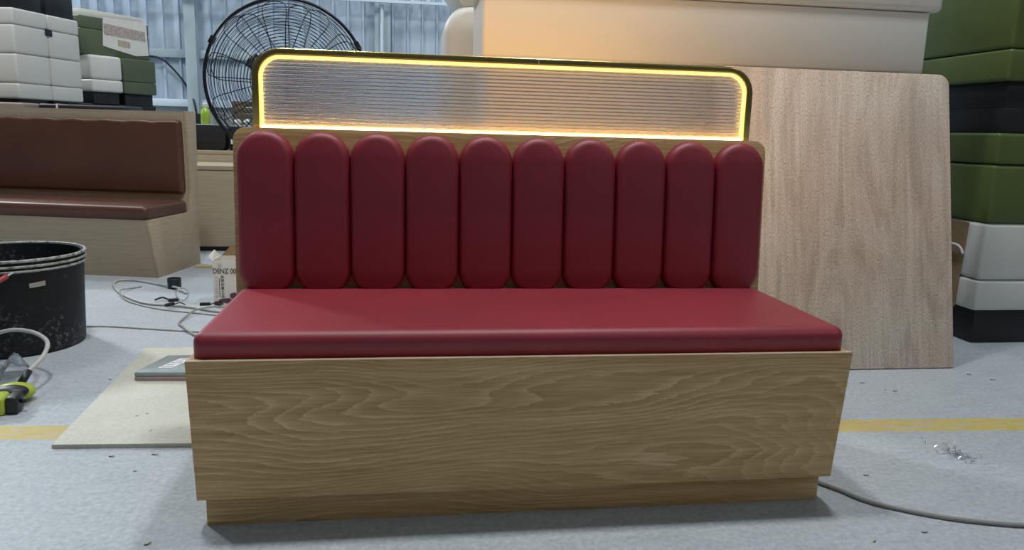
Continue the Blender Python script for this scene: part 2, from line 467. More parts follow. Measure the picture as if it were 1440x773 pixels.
# lit screen: brass frame (part) > led strips, glass
X0, X1, ZB, ZT = .047, 1.460, .8835, 1.093; RC = .078; FW = .019; FD = .030; YS = .562
def arch(x0, x1, zt, r, zb, n=14):
    P = [(x0, zb)]
    for k in range(n+1):
        a = pi/2*k/n; P.append((x0+r-r*cos(a), zt-r+r*sin(a)))
    for k in range(n+1):
        a = pi/2*k/n; P.append((x1-r+r*sin(a), zt-r+r*cos(a)))
    P.append((x1, zb)); return P
def arch_strip(name, o1, o2, y0, y1, mat, parent, bev=0):
    bm = bmesh.new()
    A = [[bm.verts.new((x, y, z)) for x, z in pl] for pl in (o1, o2) for y in (y0, y1)]
    a0, a1, b0, b1 = A; n = len(o1)
    for i in range(n-1):
        bm.faces.new((a0[i], a0[i+1], b0[i+1], b0[i])); bm.faces.new((a1[i], b1[i], b1[i+1], a1[i+1]))
        bm.faces.new((a0[i], a1[i], a1[i+1], a0[i+1])); bm.faces.new((b0[i], b0[i+1], b1[i+1], b1[i]))
    for i in (0, n-1): bm.faces.new((a0[i], b0[i], b1[i], a1[i]))
    if bev:
        bmesh.ops.recalc_face_normals(bm, faces=bm.faces)
        bmesh.ops.bevel(bm, geom=[e for e in bm.edges if e.is_manifold and e.calc_face_angle(0) > 1.0], offset=bev, segments=3, affect='EDGES', profile=.5)
    return from_bm(name, bm, mat, parent, 30)
outer = arch(X0, X1, ZT, RC, ZB); inner = arch(X0+FW, X1-FW, ZT-FW*.95, RC-FW, ZB)
fr = arch_strip('screen_frame', outer, inner, YS, YS+FD, M['gold'], T, bev=.004)
l1 = arch(X0+FW+.0005, X1-FW-.0005, ZT-FW*.95-.0005, RC-FW-.0005, ZB+.0075); l2 = arch(X0+FW+.0088, X1-FW-.0088, ZT-FW*.95-.0084, RC-FW-.0088, ZB+.0075)
arch_strip('led_strip', l1, l2, YS+.004, YS+.012, M['led'], fr)
box('led_strip', X0+FW+.001, X1-FW-.001, YS+.004, YS+.012, ZB+.0002, ZB+.0070, M['led_floor'], fr, bev=.001)
# reeded pane: cylindrical ribs running horizontally on the rear face
def pane():
    bm = bmesh.new(); gi = arch(X0+FW+.0015, X1-FW-.0015, ZT-FW*.95-.0015, RC-FW-.0015, ZB+.001, 14)
    zt = ZT-FW*.95-.0015; zb = ZB+.001; r = RC-FW-.0015; xa, xb = X0+FW+.0015, X1-FW-.0015
    pitch_ = .0102; sub = 8; nrow = int(round((zt-zb)/pitch_))*sub; dz = (zt-zb)/nrow
    def half(z):
        if z <= zt-r: return 0
        return r-math.sqrt(max(r*r-(z-(zt-r))**2, 0))
    rows = []
    for j in range(nrow+1):
        z = zb+j*dz; h = half(z); u = (j % sub)/sub
        dep = .0042*math.sqrt(max(0, 1-(2*u-1)**2)) if j % sub else 0
        yf = YS+.0150; yb_ = YS+.0190+dep
        rows.append([bm.verts.new(p) for p in ((xa+h, yf, z), (xb-h, yf, z), (xb-h, yb_, z), (xa+h, yb_, z))])
    for A, B in zip(rows, rows[1:]):
        for k in range(4): bm.faces.new((A[k], A[(k+1)%4], B[(k+1)%4], B[k]))
    bm.faces.new(rows[0][::-1]); bm.faces.new(rows[-1])
    return bm
from_bm('reeded_glass', pane(), M['reeded'], fr, 50)
# small joint screw on the frame top
box('frame_joint', .8215, .8235, YS-.0006, YS+FD+.0006, ZT-.017, ZT+.0006, M['steel_light'], fr, bev=0)

# ------------------------------------------------------------------ brown bench behind, left
ang = math.atan2(-.107, .496)
B = thing('booth_bench', 'brown leather booth bench with pale wood base behind the black bucket', 'bench', (-.969, 2.967, 0), ang)
LB = 2.3   # local x negative = to the left, local y = depth
side = [(0,0),(-.078,.345),(.40,.345),(.44,.50),(.42,.962),(.535,.962),(.50,0)]
prism('side_panel', [(-.018, y, z) for y, z in side], (.018,0,0), M['pale_wood'], B, .0012)
prism('side_panel', [(-LB, y, z) for y, z in side], (.018,0,0), M['pale_wood'], B, .0012)
prism('front_panel', [(-LB+.0185, 0.0, .0), (-LB+.0185, .016, 0), (-LB+.0185, -.062, .344), (-LB+.0185, -.0785, .344)], (LB-.037,0,0), M['pale_wood'], B)
prism('back_frame', [(-LB+.0185, y, z) for y, z in ((.39,.346),(.425,.50),(.415,.958),(.534,.958),(.50,.346))], (LB-.037,0,0), M['pale_wood'], B)
bm = bmesh.new(); add_cushion(bm, LB-.01, .47, .075, .03, .028, .006, inner=6)
o = from_bm('seat_cushion', bm, M['brown'], B, 'all', loc=(-LB/2-.001, -.078+.232, .3465))
bm = bmesh.new(); add_cushion(bm, LB-.04, .445, .045, .02, .022, .012, inner=6)
# gathered top seam
for v in bm.verts:
    if v.co.y > .17: v.co.y += .004*sin(v.co.x*23)+.002*sin(v.co.x*51)
bmesh.ops.subdivide_edges(bm, edges=[e for e in bm.edges if abs(e.verts[0].co.x-e.verts[1].co.x) > 1.0], cuts=60)
for v in bm.verts:
    if v.co.y > .19: v.co.y += .003*sin(v.co.x*31)+.0015*sin(v.co.x*70)
o = from_bm('back_cushion', bm, M['brown'], B, 'all')
o.rotation_euler = (pi/2+.01, 0, 0); o.location = (-LB/2-.012, .420, .678)

# ------------------------------------------------------------------ upholstered modules (stacked seats)
def module(label, loc, rotz, w, d, mat, thin, thick, plinth, order, group=None, ph_in=.035, bevel=.018, mp=None, name='seat_module'):
    """order 'up' = plinth, thin band, thick band; 'down' = reversed. local box spans x 0..w, y 0..d"""
    t = thing(name, label, 'seat module', loc, rotz, group)
    seq = (('plinth', plinth), ('cushion', thin), ('body', thick)) if order == 'up' else (('body', thick), ('cushion', thin), ('plinth', plinth))
    z = 0
    for nm, h in seq:
        if not h: continue
        if nm == 'plinth': box('plinth', ph_in, w-ph_in, ph_in, d-ph_in, z, z+h, mp or M['black_vinyl'], t, bev=.003)
        else: box(nm, 0, w, 0, d, z+.0008, z+h-.0008, mat, t, bev=bevel if nm == 'body' else bevel*.8, seg=4)
        z += h
    return t
# right-hand stack
xr, yr = 2.985, 1.40
module('off-white seat module on black plinth at the bottom of the right stack', (xr, yr, 0), 0, 1.0, .95, M['white_vinyl'], .140, .256, .156, 'up', ph_in=.03)
module('dark green seat module upside down, directly on the off-white module', (xr, yr, .552), 0, 1.0, .95, M['green_vinyl'], .135, .257, .109, 'down')
module('dark green seat module topmost of the right stack, above the black gap', (xr, yr, 1.053), 0, 1.0, .95, M['green_vinyl'], .133, .42, .110, 'up')
# torn wrap on the white module
R1 = bpy.data.objects['body']
bm = bmesh.new()
pp = [(-.004,.10,.545),(-.005,.30,.55),(-.006,.52,.54),(-.006,.55,.33),(-.008,.34,.30),(-.006,.30,.16),(-.004,.12,.15)]
add_prism(bm, pp, (.003,0,0))
wr = [o for o in bpy.data.objects if o.get('label','').startswith('off-white seat module on black')][0]
from_bm('torn_wrap', bm, M['cardboard'], wr, None)
tube('wrap_fold', smooth_path([(-.012,.10,.40),(-.018,.13,.435),(-.02,.24,.44),(-.02,.32,.45)], 6), .006, M['white'], wr, 6)
# black block lying beside? (bench frames behind right stack are dark) -- pale box at upper left corner
# long cream sofa bases behind the board
bx0 = .742
for z0, lab in ((0, 'cream sofa base at the floor of the stack behind the leaning board'), (.39, 'second cream sofa base from the floor behind the leaning board'), (.78, 'third cream sofa base from the floor behind the leaning board')):
    t = thing('sofa_unit', lab, 'sofa base', (bx0+.02, 1.40, z0))
    box('body', 0, 1.79, 0, .42, .012, .388, M['cream_vinyl'], t, bev=.02, seg=4)
    box('bottom_board', .02, 1.77, .02, .40, .0005, .0118, M['black_vinyl'], t, bev=0)
t = thing('sofa_unit', 'long cream sofa base lit orange above the leaning board', 'sofa base', (bx0, 1.372, 1.1705))
box('body', 0, 1.83, 0, .44, 0, .243, M['cream_vinyl'], t, bev=.010, seg=4)
t = thing('sofa_unit', 'topmost long cream sofa base cut by the photo top edge', 'sofa base', (bx0-.06, 1.362, 1.416))
box('body', 0, 1.94, 0, .46, 0, .25, M['cream_vinyl'], t, bev=.022, seg=5)
# second row behind it, bulging rounded ends
def bulge(name, label, loc, w, d, h, mat):
    t = thing(name, label, 'sofa cushion', loc)
    bm = bmesh.new(); add_cushion(bm, w, h, d, .13, .05, .02, back_round=.03)
    bmesh.ops.rotate(bm, verts=bm.verts, cent=(0,0,0), matrix=Matrix.Rotation(pi/2, 3, 'X'))
    from_bm('cushion_body', bm, mat, t, 'all')
    return t
for z0, h, lab, xx in ((0, .53, 'cream sofa cushion at the floor behind the orange-lit stack', 0), (.53, .53, 'cream sofa cushion second from floor behind the orange-lit stack', 0),
                   (1.06, .385, 'cream cushion with rounded end behind the orange-lit sofa base', 0), (1.4455, .42, 'highest cream cushion with rounded end near the roof truss', -.0)):
    bulge('sofa_cushion', lab, (bx0+.88+xx-.04, 2.32, z0+h/2), 1.92, .40, h, M['white_vinyl'])

# leaning board
Bd = thing('plywood_board', 'large raw plywood board with rounded corners leaning behind the red bench', 'board', (1.655, 1.068, 0))
wB, hB, rB = .995, 1.19, .045
lean_b = math.atan2(.252, 1.165)
pts = [(x+wB/2, z+hB/2) if z > 0 else ((wB if x > 0 else 0)+(-.006 if abs(abs(z)-hB/2) < 1e-4 else 0)*(1 if x > 0 else -1), max(0, z+hB/2)) for x, z in rrect(wB, hB, rB, 8)]
pts = [p for p in pts if p[1] > hB/2] + [(0, .004), (.004, 0), (wB-.004, 0), (wB, .004)]
p = prism('board_face', [(x, 0, z) for x, z in pts], (0,.018,0), M['board'], Bd, .001)
p.rotation_euler = (-lean_b, 0, 0); p.location = (0, 0, .004)
p.name = 'board'

# ------------------------------------------------------------------ left stacks behind the brown bench
av = math.atan2(.85, .23)-pi/2      # rotation so that local y runs along the receding face
av = -math.atan2(.23, .85)
near = Vector((-3.03, 6.0, 0)); vdir = Vector((sin(-av), cos(-av), 0)); Lx = Vector((cos(av), sin(av), 0))
dl = .43
def at_left(i, z):       # the module's right face is at local x = w ; origin = near-left corner
    p = near+vdir*(i*(dl+.006))-Lx*1.3
    return (p.x, p.y, z)
for i, wd in ((0, 'nearer'), (1, 'farther')):
    module('off-white seat module, lower %s one of the left stack' % wd, at_left(i, 1.067-.116), av, 1.3, dl, M['white_vinyl'], .140, .262, .116, 'up', bevel=.024)
    module('off-white seat module, upper %s one, with black plinth on top' % wd, at_left(i, 1.4695), av, 1.3, dl, M['white_vinyl'], .142, .253, .20, 'down', bevel=.024, ph_in=.03)
for z0, lab in ((0, 'black seat module base at the floor under the off-white modules'), (.475, 'black seat module base directly under the off-white modules')):
    t = thing('seat_module', lab, 'seat module', at_left(0, z0), av)
    box('body', .03, 1.27, .03, .84, 0, .474, M['black_vinyl'], t, bev=.01)
# small square tag + strap on white stack
p = near+vdir*.43+Vector((.002,0,0))
o = box('fabric_tag', -.001, .002, -.045, .045, 1.665, 1.725, M['black'], None, bev=0, loc=(p.x+.003, p.y, 0), rotz=av)
tag(o, 'small dark square tag on the off-white modules, left stack', 'tag')
# green / white group
g0 = Vector((-2.86, 7.0, 0)); ga = -math.radians(33); gd = Vector((sin(-ga), cos(-ga), 0)); gx = Vector((cos(ga), sin(ga), 0))
def at_g(s, w, z): p = g0+gd*s-gx*w; return (p.x, p.y, z)
module('sage green seat module with a paper sheet taped on its side', at_g(0, .8, 1.563), ga, .8, .83, M['sage_vinyl'], 0.122, .265, .07, 'down', bevel=.012, mp=M['white_vinyl'])
module('off-white seat module under the sage green one, black plinth', at_g(.02, .62-.1, 1.067), ga, .62, .37, M['white_vinyl'], .128, .246, .12, 'up', bevel=.03)
module('sage green seat module standing behind the small off-white one', at_g(.41, .62-.08, 1.067), ga, .62, .42, M['sage_vinyl'], .128, .246, .12, 'up', bevel=.014)
t = thing('seat_module', 'black seat module base under the green and off-white modules', 'seat module', at_g(0, .7, 0), ga)
box('body', 0, .75, 0, .83, 0, .53, M['black_vinyl'], t, bev=.01); box('cushion', 0, .75, 0, .83, .531, 1.066, M['black_vinyl'], t, bev=.01)
# sheet of paper
t = thing('paper_sheet', 'white paper sheet with stone pattern taped to the sage green module', 'paper', at_g(.25, -.0035, 1.60), ga)
prism('sheet', [(0,0,.07),(0,.02,.365),(0,.55,.375),(0,.56,.02),(0,.40,.0),(0,.10,.05)], (.0015,0,0), M['paper'], t)
prism('printed_band', [(.0018,.02,.185),(.0018,.02,.30),(.0018,.53,.27),(.0018,.53,.165)], (.0008,0,0), plain('stone_print', (.42,.36,.33), .7, var=.35, scale=40), t)
prism('printed_patch', [(.0018,.18,.085),(.0018,.18,.15),(.0018,.33,.14),(.0018,.33,.075)], (.0008,0,0), M['tag'], t)
# clutter blocks visible just above brown bench's top, left
t = thing('sofa_unit', 'brown-grey sofa base just above the back of the brown bench', 'sofa base', (-4.0, 5.35, 0), 0)
box('body', 0, 1.30, 0, .4, .0, 1.02, plain('taupe_vinyl', (.27,.21,.18), .5, var=.05, scale=4), t, bev=.02, seg=3)
t = thing('seat_module', 'black padded base right of the brown-grey sofa base', 'seat module', (-2.64, 5.45, 0), 0)
box('body', 0, .72, 0, .40, 0, 1.02, M['black_vinyl'], t, bev=.02, seg=3)
box('strap', .145, .160, -.003, .403, .0, 1.023, M['white'], t, bev=0)

# ------------------------------------------------------------------ pale wood boxes, cases and clutter
t = thing('storage_bench', 'pale wood box bench between brown bench and red bench', 'bench', (-2.0, 3.95, 0))
box('body', 0, 1.9, 0, .53, .035, .572, M['pale_wood'], t, bev=.002)
box('top_board', -.004, 1.904, -.006, .534, .574, .604, M['pale_wood'], t, bev=.003)
box('plinth', .03, 1.87, .03, .50, 0, .034, M['black'], t, bev=0)
t = thing('storage_bench', 'taller pale wood box bench carrying the black cases', 'bench', (-2.2, 4.50, 0))
box('body', 0, 2.2, 0, .6, .0, .66, M['pale_wood'], t, bev=.002)
box('top_board', 0, 2.2, -.004, .6, .6605, .688, M['pale_wood'], t, bev=.003)
def case(label, x, y, w, d, h, r, hx=None):
    t = thing('tool_case', label, 'case', (x, y, .6885))
    pts = [(a+w/2, b_+h/2+.0) for a, b_ in rrect(w, h, r, 6)]
    prism('shell', [(px, 0, pz) for px, pz in pts], (0,d,0), M['black'], t, .004)
    box('latch', w*.30, w*.62, -.006, -.0005, h*.68, h*.71, M['tag'], t, bev=.001)
    box('rib', w*.05, w*.95, -.004, -.0004, h*.30, h*.33, M['black_vinyl'], t, bev=.001)
    return t
case('black hard case with rounded corner next to the brown bench', -1.50, 4.62, .56, .28, .192, .05)
t = case('black hard case half hidden by the left edge of the red bench', -.925, 4.66, .32, .28, .185, .03)
prism('paper_tag', [(.02,-.010,.05),(.07,-.010,.05),(.07,-.010,.085),(.045,-.010,.10),(.02,-.010,.085)], (0,.004,0), M['white'], t)
# work table
t = thing('work_table', 'grey steel work table behind the black cases', 'table', (-1.88, 5.25, 0))
box('tabletop', 0, 1.9, 0, .6, .855, .885, M['steel'], t, bev=.004)
for lx in (.05, 1.80):
    for ly in (.04, .52): box('leg', lx, lx+.05, ly, ly+.05, 0, .8545, M['steel'], t, bev=.002)
t = thing('spray_bottle', 'lime green bottle with white cap on the work table', 'bottle', (-1.245, 5.30, .8855))
lathe('bottle_body', [(0,0),(.034,0),(.038,.01),(.038,.09),(.034,.115),(.020,.135),(.018,.145),(0,.145)], M['bottle_green'], t, seg=24)
lathe('cap', [(0,.1455),(.02,.1455),(.02,.172),(.012,.178),(0,.178)], M['white'], t, seg=20)
for x_, y_, z_, w_, h_, mt, lab in ((-1.46, 5.40, .8855, .14, .075, M['black_vinyl'], 'small black tin left of the lime green bottle'),
                          (-1.185, 5.27, .8855, .09, .085, M['wall_low'], 'small grey tin right of the lime green bottle')):
    t = thing('tin_box', lab, 'tin', (x_, y_, z_))
    box('tin_body', 0, w_, 0, .12, 0, h_, mt, t, bev=.008, seg=3); box('tin_lid', -.003, w_+.003, -.003, .123, h_+.0005, h_+.014, mt, t, bev=.004)
t = thing('wooden_crate', 'dark slatted wooden crate behind the fan cage', 'crate', (-1.05, 5.42, .8855))
for zz in (0, .055, .11, .165):
    for yy in (0, .37): box('slat', 0, .90, yy, yy+.012, zz, zz+.040, M['chip'], t, bev=.002)
for xx in (0.0005, .875): box('corner_post', xx, xx+.024, .0125, .3695, 0, .205, M['cardboard'], t, bev=.002)
for k, (px, pz, pa) in enumerate(((-.98, 0, .4), (-.90, 0, -.3), (-.825, 0, .2))):
    bm = bmesh.new()
    bmesh.ops.create_icosphere(bm, subdivisions=2, radius=.034)
    for v in bm.verts: v.co *= 1+random.uniform(-.28,.28); v.co.z = v.co.z*.8+.028
    for v in bm.verts: v.co.z = max(v.co.z, 0)
    o = from_bm('crumpled_paper', bm, M['paper'], None, None, loc=(px, 5.30, .8855))
    tag(o, ('crumpled white paper left of its row before the crate', 'crumpled white paper in the middle before the crate', 'crumpled white paper right of its row before the crate')[k], 'paper')
# cable hanging on the wall
o = tube('wall_cable', smooth_path([(-3.15, YW-.16, 1.80), (-3.08,YW-.17,1.79),(-2.95,YW-.17,1.77),(-2.84,YW-.17,1.70),(-2.68,YW-.17,1.52),(-2.57,YW-.17,1.34),(-2.47,YW-.29,1.14),(-2.44,YW-.29,.8)], 8), .014, M['wire'], None, 8)
tag(o, 'dark cable drooping in an arc along the metal wall', 'cable')

# ------------------------------------------------------------------ big fan
F = thing('industrial_fan', 'large black wire-cage pedestal fan behind the red bench', 'fan', (-.18, 2.72, 0))
cz, R0 = 1.125, .425
def circ(r, y, n=72): return [(r*cos(2*pi*k/n), y, cz+r*sin(2*pi*k/n)) for k in range(n)]
tube('cage_rim', circ(R0, 0), .0085, M['wire'], F, 8, True)
def dome(y_amp, n_r, nm, wire):
    bm = bmesh.new()
    for i in range(n_r):
        r = .075+(R0-.018-.075)*i/(n_r-1)
        y = y_amp*math.sqrt(max(0, 1-(r/R0)**2.6))
        add_tube(bm, circ(r, y, 64), wire, 5, True)
    return from_bm(nm, bm, M['wire'], F, 'all')
dome(-.12, 22, 'front_grille', .0018); dome(.15, 20, 'rear_grille', .0018)
def spokes(y_amp, nm, n_s, a0, wire):
    bm = bmesh.new()
    for j in range(n_s):
        a = a0+2*pi*j/n_s; pl = []
        for sgn in (-1, 1):
            seq = [.07, .14, .21, .28, .34, .385]
            if sgn == 1: seq = seq[::-1]
            for r in seq:
                y = y_amp*math.sqrt(max(0, 1-(r/R0)**2.6))-.002*(1 if y_amp < 0 else -1)
                off = sgn*(.020+.085*((r-.07)/.315)*.55)
                if r > .37: off *= .8
                pl.append((r*cos(a)-off*sin(a), y, cz+r*sin(a)+off*cos(a)))
            if sgn == -1: pl.append((.405*cos(a), y_amp*math.sqrt(1-(.405/R0)**2.6), cz+.405*sin(a)))
        add_tube(bm, smooth_path(pl, 4), wire, 5)
    return from_bm(nm, bm, M['wire'], F, 'all')
spokes(-.12, 'front_spokes', 10, radians(97), .0026); spokes(.15, 'rear_spokes', 8, radians(80), .0026)
def ylathe(nm, prof, mt, par, seg=32):
    bm = bmesh.new(); add_lathe(bm, prof, (0,0,0), seg)
    bmesh.ops.rotate(bm, verts=bm.verts, cent=(0,0,0), matrix=Matrix.Rotation(-pi/2, 3, 'X'))
    bmesh.ops.translate(bm, verts=bm.verts, vec=(0,0,cz))
    return from_bm(nm, bm, mt, par, 40)
ylathe('badge', [(0,-.126),(.078,-.124),(.080,-.118),(.076,-.112),(0,-.112)], M['black'], F)
ylathe('motor', [(0,.05),(.085,.05),(.10,.065),(.10,.18),(.085,.27),(.05,.29),(0,.29)], M['wire'], F)
for j in range(3):
    bm = bmesh.new(); a0 = radians(30+120*j); rows = []
    for i in range(9):
        r = .05+.17*i/8; wd = radians(38)*(0.45+.55*sin(pi*min(1, (i+2)/9)))
        row = []
        for k in range(7):
            s = k/6-.5; a = a0+s*wd*1.3; y = -.035*s*2
            row.append((r*cos(a), y, cz+r*sin(a)))
        rows.append(row)
    for yy in (0, .004):
        pass
    V = [[bm.verts.new(p) for p in row] for row in rows]
    for A, Bv in zip(V, V[1:]):
        for k in range(6): bm.faces.new((A[k], A[k+1], Bv[k+1], Bv[k]))
    r_ = bmesh.ops.solidify(bm, geom=bm.faces[:], thickness=.003)
    from_bm('blade', bm, M['wire'], F, 'all')
ylathe('hub', [(0,-.045),(.04,-.04),(.055,-.02),(.055,.045),(0,.049)], M['wire'], F)
for a in (radians(28), radians(152), radians(270)):
    o = box('rim_clip', -.014, .014, -.016, .016, -.022, .022, M['wire'], F, bev=.004)
    o.location = (R0*cos(a), 0, cz+R0*sin(a)); o.rotation_euler = (0, -a+pi/2+pi/2, 0)
tube('pole', [(0,.17,.04),(0,.17,cz-.06)], .022, M['wire'], F, 16)
lathe('base', [(0,0),(.26,0),(.26,.02),(.05,.035),(.04,.08),(0,.08)], M['wire'], F, (0,.17,0), 40)

# ------------------------------------------------------------------ left foreground: bucket
K = thing('bucket', 'large scuffed black plastic bucket cut by the left edge of the photo', 'bucket', (-1.10, 1.60, 0))
r1, r2, H = .245, .262, .372
lathe('bucket_body', [(0,0),(r1-.01,0),(r1,.008),(r2-.004,H-.05),(r2-.004,H-.002),(r2-.014,H-.002),(r1-.012,.012),(0,.012)], M['bucket'], K, seg=64)
bm = bmesh.new()
for zz, rr in ((H-.001, .006), (H-.022, .0055), (H-.040, .005)):
    add_tube(bm, [((r2+.002)*cos(2*pi*k/72), (r2+.002)*sin(2*pi*k/72), zz) for k in range(72)], rr, 8, True)
from_bm('rim', bm, M['bucket_rim'], K, 'all')
# wire handle with red grip
a1 = radians(-62)
hp = [(.268*cos(radians(-150)), .268*sin(radians(-150)), .33), (-.20,-.27,.27), (-.10,-.315,.25), (.02,-.318,.27), (.08,-.295,.30), (.268*cos(a1), .268*sin(a1), .333)]
sp_ = smooth_path(hp, 8)
tube('handle_wire', sp_, .004, M['steel'], K, 8)
tube('handle_grip', sp_[22:38], .010, M['handle_red'], K, 10)
prism('scuffed_sticker', [((r2+.001)*cos(a), (r2+.001)*sin(a), z) for a, z in ((radians(-52), .285), (radians(-40), .290), (radians(-40), .272), (radians(-52), .268))], (.002,-.002,0), M['ink_pale'], K)

# pale sheet on floor
o = prism('mdf_sheet', [(-.508,.515,.0005),(-.008,.492,.0005),(-.008,1.452,.0005),(-.565,1.460,.0005)], (0,0,.0125), M['sheet'], None, .001)
tag(o, 'pale thin sheet lying on the floor left of the red bench', 'sheet')
# plastic case with label on the sheet
c0 = (-.470, 1.050, .0136)
t = thing('plastic_case', 'flat pink and teal plastic case with white label on the pale sheet', 'case', c0)
prism('tray', [(0,0,0),(.235,-.012,0),(.245,.20,0),(.052,.20,0)], (0,0,.016), M['pink'], t, .003)
prism('lid', [(0,0,.0165),(.235,-.012,.0165),(.245,.20,.0165),(.052,.20,.0165)], (0,0,.014), M['lid_tint'], t, .003)
lb = prism('label_sticker', [(.062,.045,.0307),(.112,.043,.0307),(.160,.155,.0307),(.110,.157,.0307)], (0,0,.0006), M['white'], t)
bm = bmesh.new()
for k in range(5):
    q = k/5; ax = .069+q*.0468+.005; ay = .055+q*.108
    add_prism(bm, [(ax, ay, .0314), (ax+.036-(.012 if k % 2 else 0), ay-.001, .0314), (ax+.0385-(.012 if k % 2 else 0), ay+.005, .0314), (ax+.002, ay+.006, .0314)], (0,0,.0004))
from_bm('printed_lines', bm, M['ink_pale'], lb, None)

# black cap
t = lathe('black_cap', [(0,0),(.030,0),(.0345,.004),(.036,.055),(.034,.057),(.031,.055),(.030,.045),(0,.045)], M['black'], None, (0,0,0), 32)
t.location = (-.800, 2.672, 0); tag(t, 'small round black plastic cap standing on the floor', 'cap')

# cables and hoses
def fl(pts, z): return [(a, b_, z) for a, b_ in pts]
o = tube('grey_cable', smooth_path(fl([(-1.06,1.885),(-.975,1.842),(-.847,1.839),(-.686,1.797),(-.526,1.755),(-.416,1.727),(-.30,1.70)], .0045), 8), .0042, M['hose'], None, 8)
tag(o, 'thin grey cable running from the bucket towards the red bench', 'cable')
o = tube('air_hose', smooth_path([(a, b_, .007+zz) for (a, b_), zz in zip([(-.695,2.511),(-.764,2.602),(-.92,2.756),(-1.065,2.857),(-1.149,2.857),(-1.136,2.737),(-1.036,2.532),(-.896,2.344),(-.802,2.263),(-.693,2.229),(-.58,2.181),(-.462,2.105),(-.34,2.06)],
     (.0,.01,.0,.0,0,0,0,0,0,0,0,0,0))], 8), .0062, M['hose'], None, 10)
tag(o, 'pale air hose looped on the floor before the brown bench', 'hose')
o = tube('grey_cable', smooth_path([(-.36,2.02,.0035),(-.451,2.040,.0035),(-.564,2.090,.0035),(-.696,2.145,.0035),(-.824,2.235,.0035),(-.935,2.345,.006),(-1.005,2.46,.0175),(-1.030,2.545,.0185),(-1.012,2.645,.006),(-.982,2.700,.0035)], 8), .0032, M['hose_dark'], None, 8)
tag(o, 'thin dark cable inside the pale hose loop', 'cable')
o = tube('grey_cable', smooth_path([(-.38,2.12,.0205),(-.469,2.135,.021),(-.535,2.077,.018),(-.556,1.98,.009),(-.555,1.874,.006),(-.515,1.80,.0085),(-.50,1.757,.0145),(-.458,1.699,.010),(-.385,1.606,.005)], 8), .0042, M['hose_dark'], None, 8)
tag(o, 'grey cable curling in an S beside the printed carton', 'cable')
o = tube('grey_cable', smooth_path(fl([(1.497,.50),(1.495,.30),(1.500,.20),(1.533,.137),(1.565,.09),(1.603,.026),(1.666,-.023),(1.746,-.068),(1.834,-.10),(1.929,-.121),(2.2,-.15),(2.7,-.12),(3.2,-.2)], .0062), 8), .0056, M['hose_dark'], None, 10)
tag(o, 'grey cable leaving the red bench along the floor to the right', 'cable')
# clips/ties on hose
for k, (x_, y_, a_, lab) in enumerate(((-.699,2.346,.3,'black plastic tie near the black cap'), (-.675,2.190,1.0,'black plastic tie below the hose end'), (-.505,2.185,.1,'black plastic tie next to the printed carton'))):
    t = thing('hose_clip', lab, 'clip', (x_, y_, .0))
    bm = bmesh.new(); add_box(bm, -.038, .012, -.008, .008, .001, .016, .003); from_bm('clip_body', bm, M['black'], t, loc=(0,0,0.0 if k == 0 else .014), rotz=a_)
    if k == 0:
        tube('clip_ring', [(.03+.03*cos(2*pi*q/20), .0, .036+.03*sin(2*pi*q/20)) for q in range(20)], .004, M['metal_bits'], t, 6, True)
        tube('clip_tail', smooth_path([(-.04,0,.01),(-.07,.01,.018),(-.10,-.01,.010)], 6), .005, M['black'], t, 6)
    else:
        tube('clip_tail', smooth_path([(.01,0,.020),(.035,.012,.026),(.06,.005,.018)], 6), .003, M['black'], t, 6)

# printed carton
t = thing('printed_carton', 'white printed carton standing behind the red bench left end', 'carton', (-.480, 2.200, 0), -.02)
bm = bmesh.new(); w_, d_, h_ = .20, .16, .235
for (xa, xb, ya, yb2) in ((0,w_,0,.003),(0,w_,d_-.003,d_),(0,.003,.0031,d_-.0031),(w_-.003,w_,.0031,d_-.0031)): add_box(bm, xa, xb, ya, yb2, 0, h_, 0)
add_box(bm, .0031, w_-.0031, .0031, d_-.0031, 0, .003, 0)
from_bm('carton_body', bm, M['paper'], t, None)
prism('flap', [(.004,.158,h_),(.06,.158,h_+.06),(.11,.158,h_+.045),(.19,.158,h_)], (0,.003,0), M['cardboard'], t)
prism('flap', [(.0,.004,h_),(.0,.15,h_),(-.02,.13,h_+.035),(-.02,.02,h_+.02)], (-.002,0,0), M['paper'], t)
prism('flap', [(.11,.002,h_+.001),(.198,.002,h_+.001),(.198,-.002,h_-.10),(.155,-.002,h_-.07),(.13,-.002,h_-.04)], (0,-.0015,0), M['cardboard'], t)
def on_front(x, z): return Matrix.Translation((x, -.0012, z)) @ Matrix.Rotation(pi/2, 4, 'X')
text_mesh('printed_title', 'DENZ 00V', .036, M['ink'], t, on_front(.0, .172) @ Matrix.Scale(.78, 4, (1,0,0)), .0006)
for k, s in enumerate(('\u54c1', '\u724c', '\u52a0', '\u539a', '\u5de5', '\u54c1')):
    text_mesh('printed_character', s, .017, M['ink'], t, on_front(.036, .150-.0195*k))
for k in range(6):
    text_mesh('printed_figure', '\u25a1' if k % 2 else '\u53e3', .012, M['ink_pale'], t, on_front(.011, .150-.0195*k))
bm = bmesh.new(); add_box(bm, .0285, .031, -.0015, -.0005, .055, .148, 0); from_bm('printed_rule', bm, M['ink'], t, None)
for (cx_, cz_, rx, rz) in ((.022,.022,.022,.013),(.058,.036,.034,.012),(.095,.060,.018,.017),(.118,.022,.03,.016),(.150,.075,.02,.014)):
    pts = [(cx_+rx*cos(2*pi*q/16)*(1+.15*sin(3*q)), -.0004, cz_+rz*sin(2*pi*q/16)*(1+.15*cos(2*q))) for q in range(16)]
    prism('printed_patch', pts, (0,-.0010,0), M['ink_purple'], t)
text_mesh('printed_emblem', '\u2302', .022, M['ink_pale'], t, on_front(.028, .205))

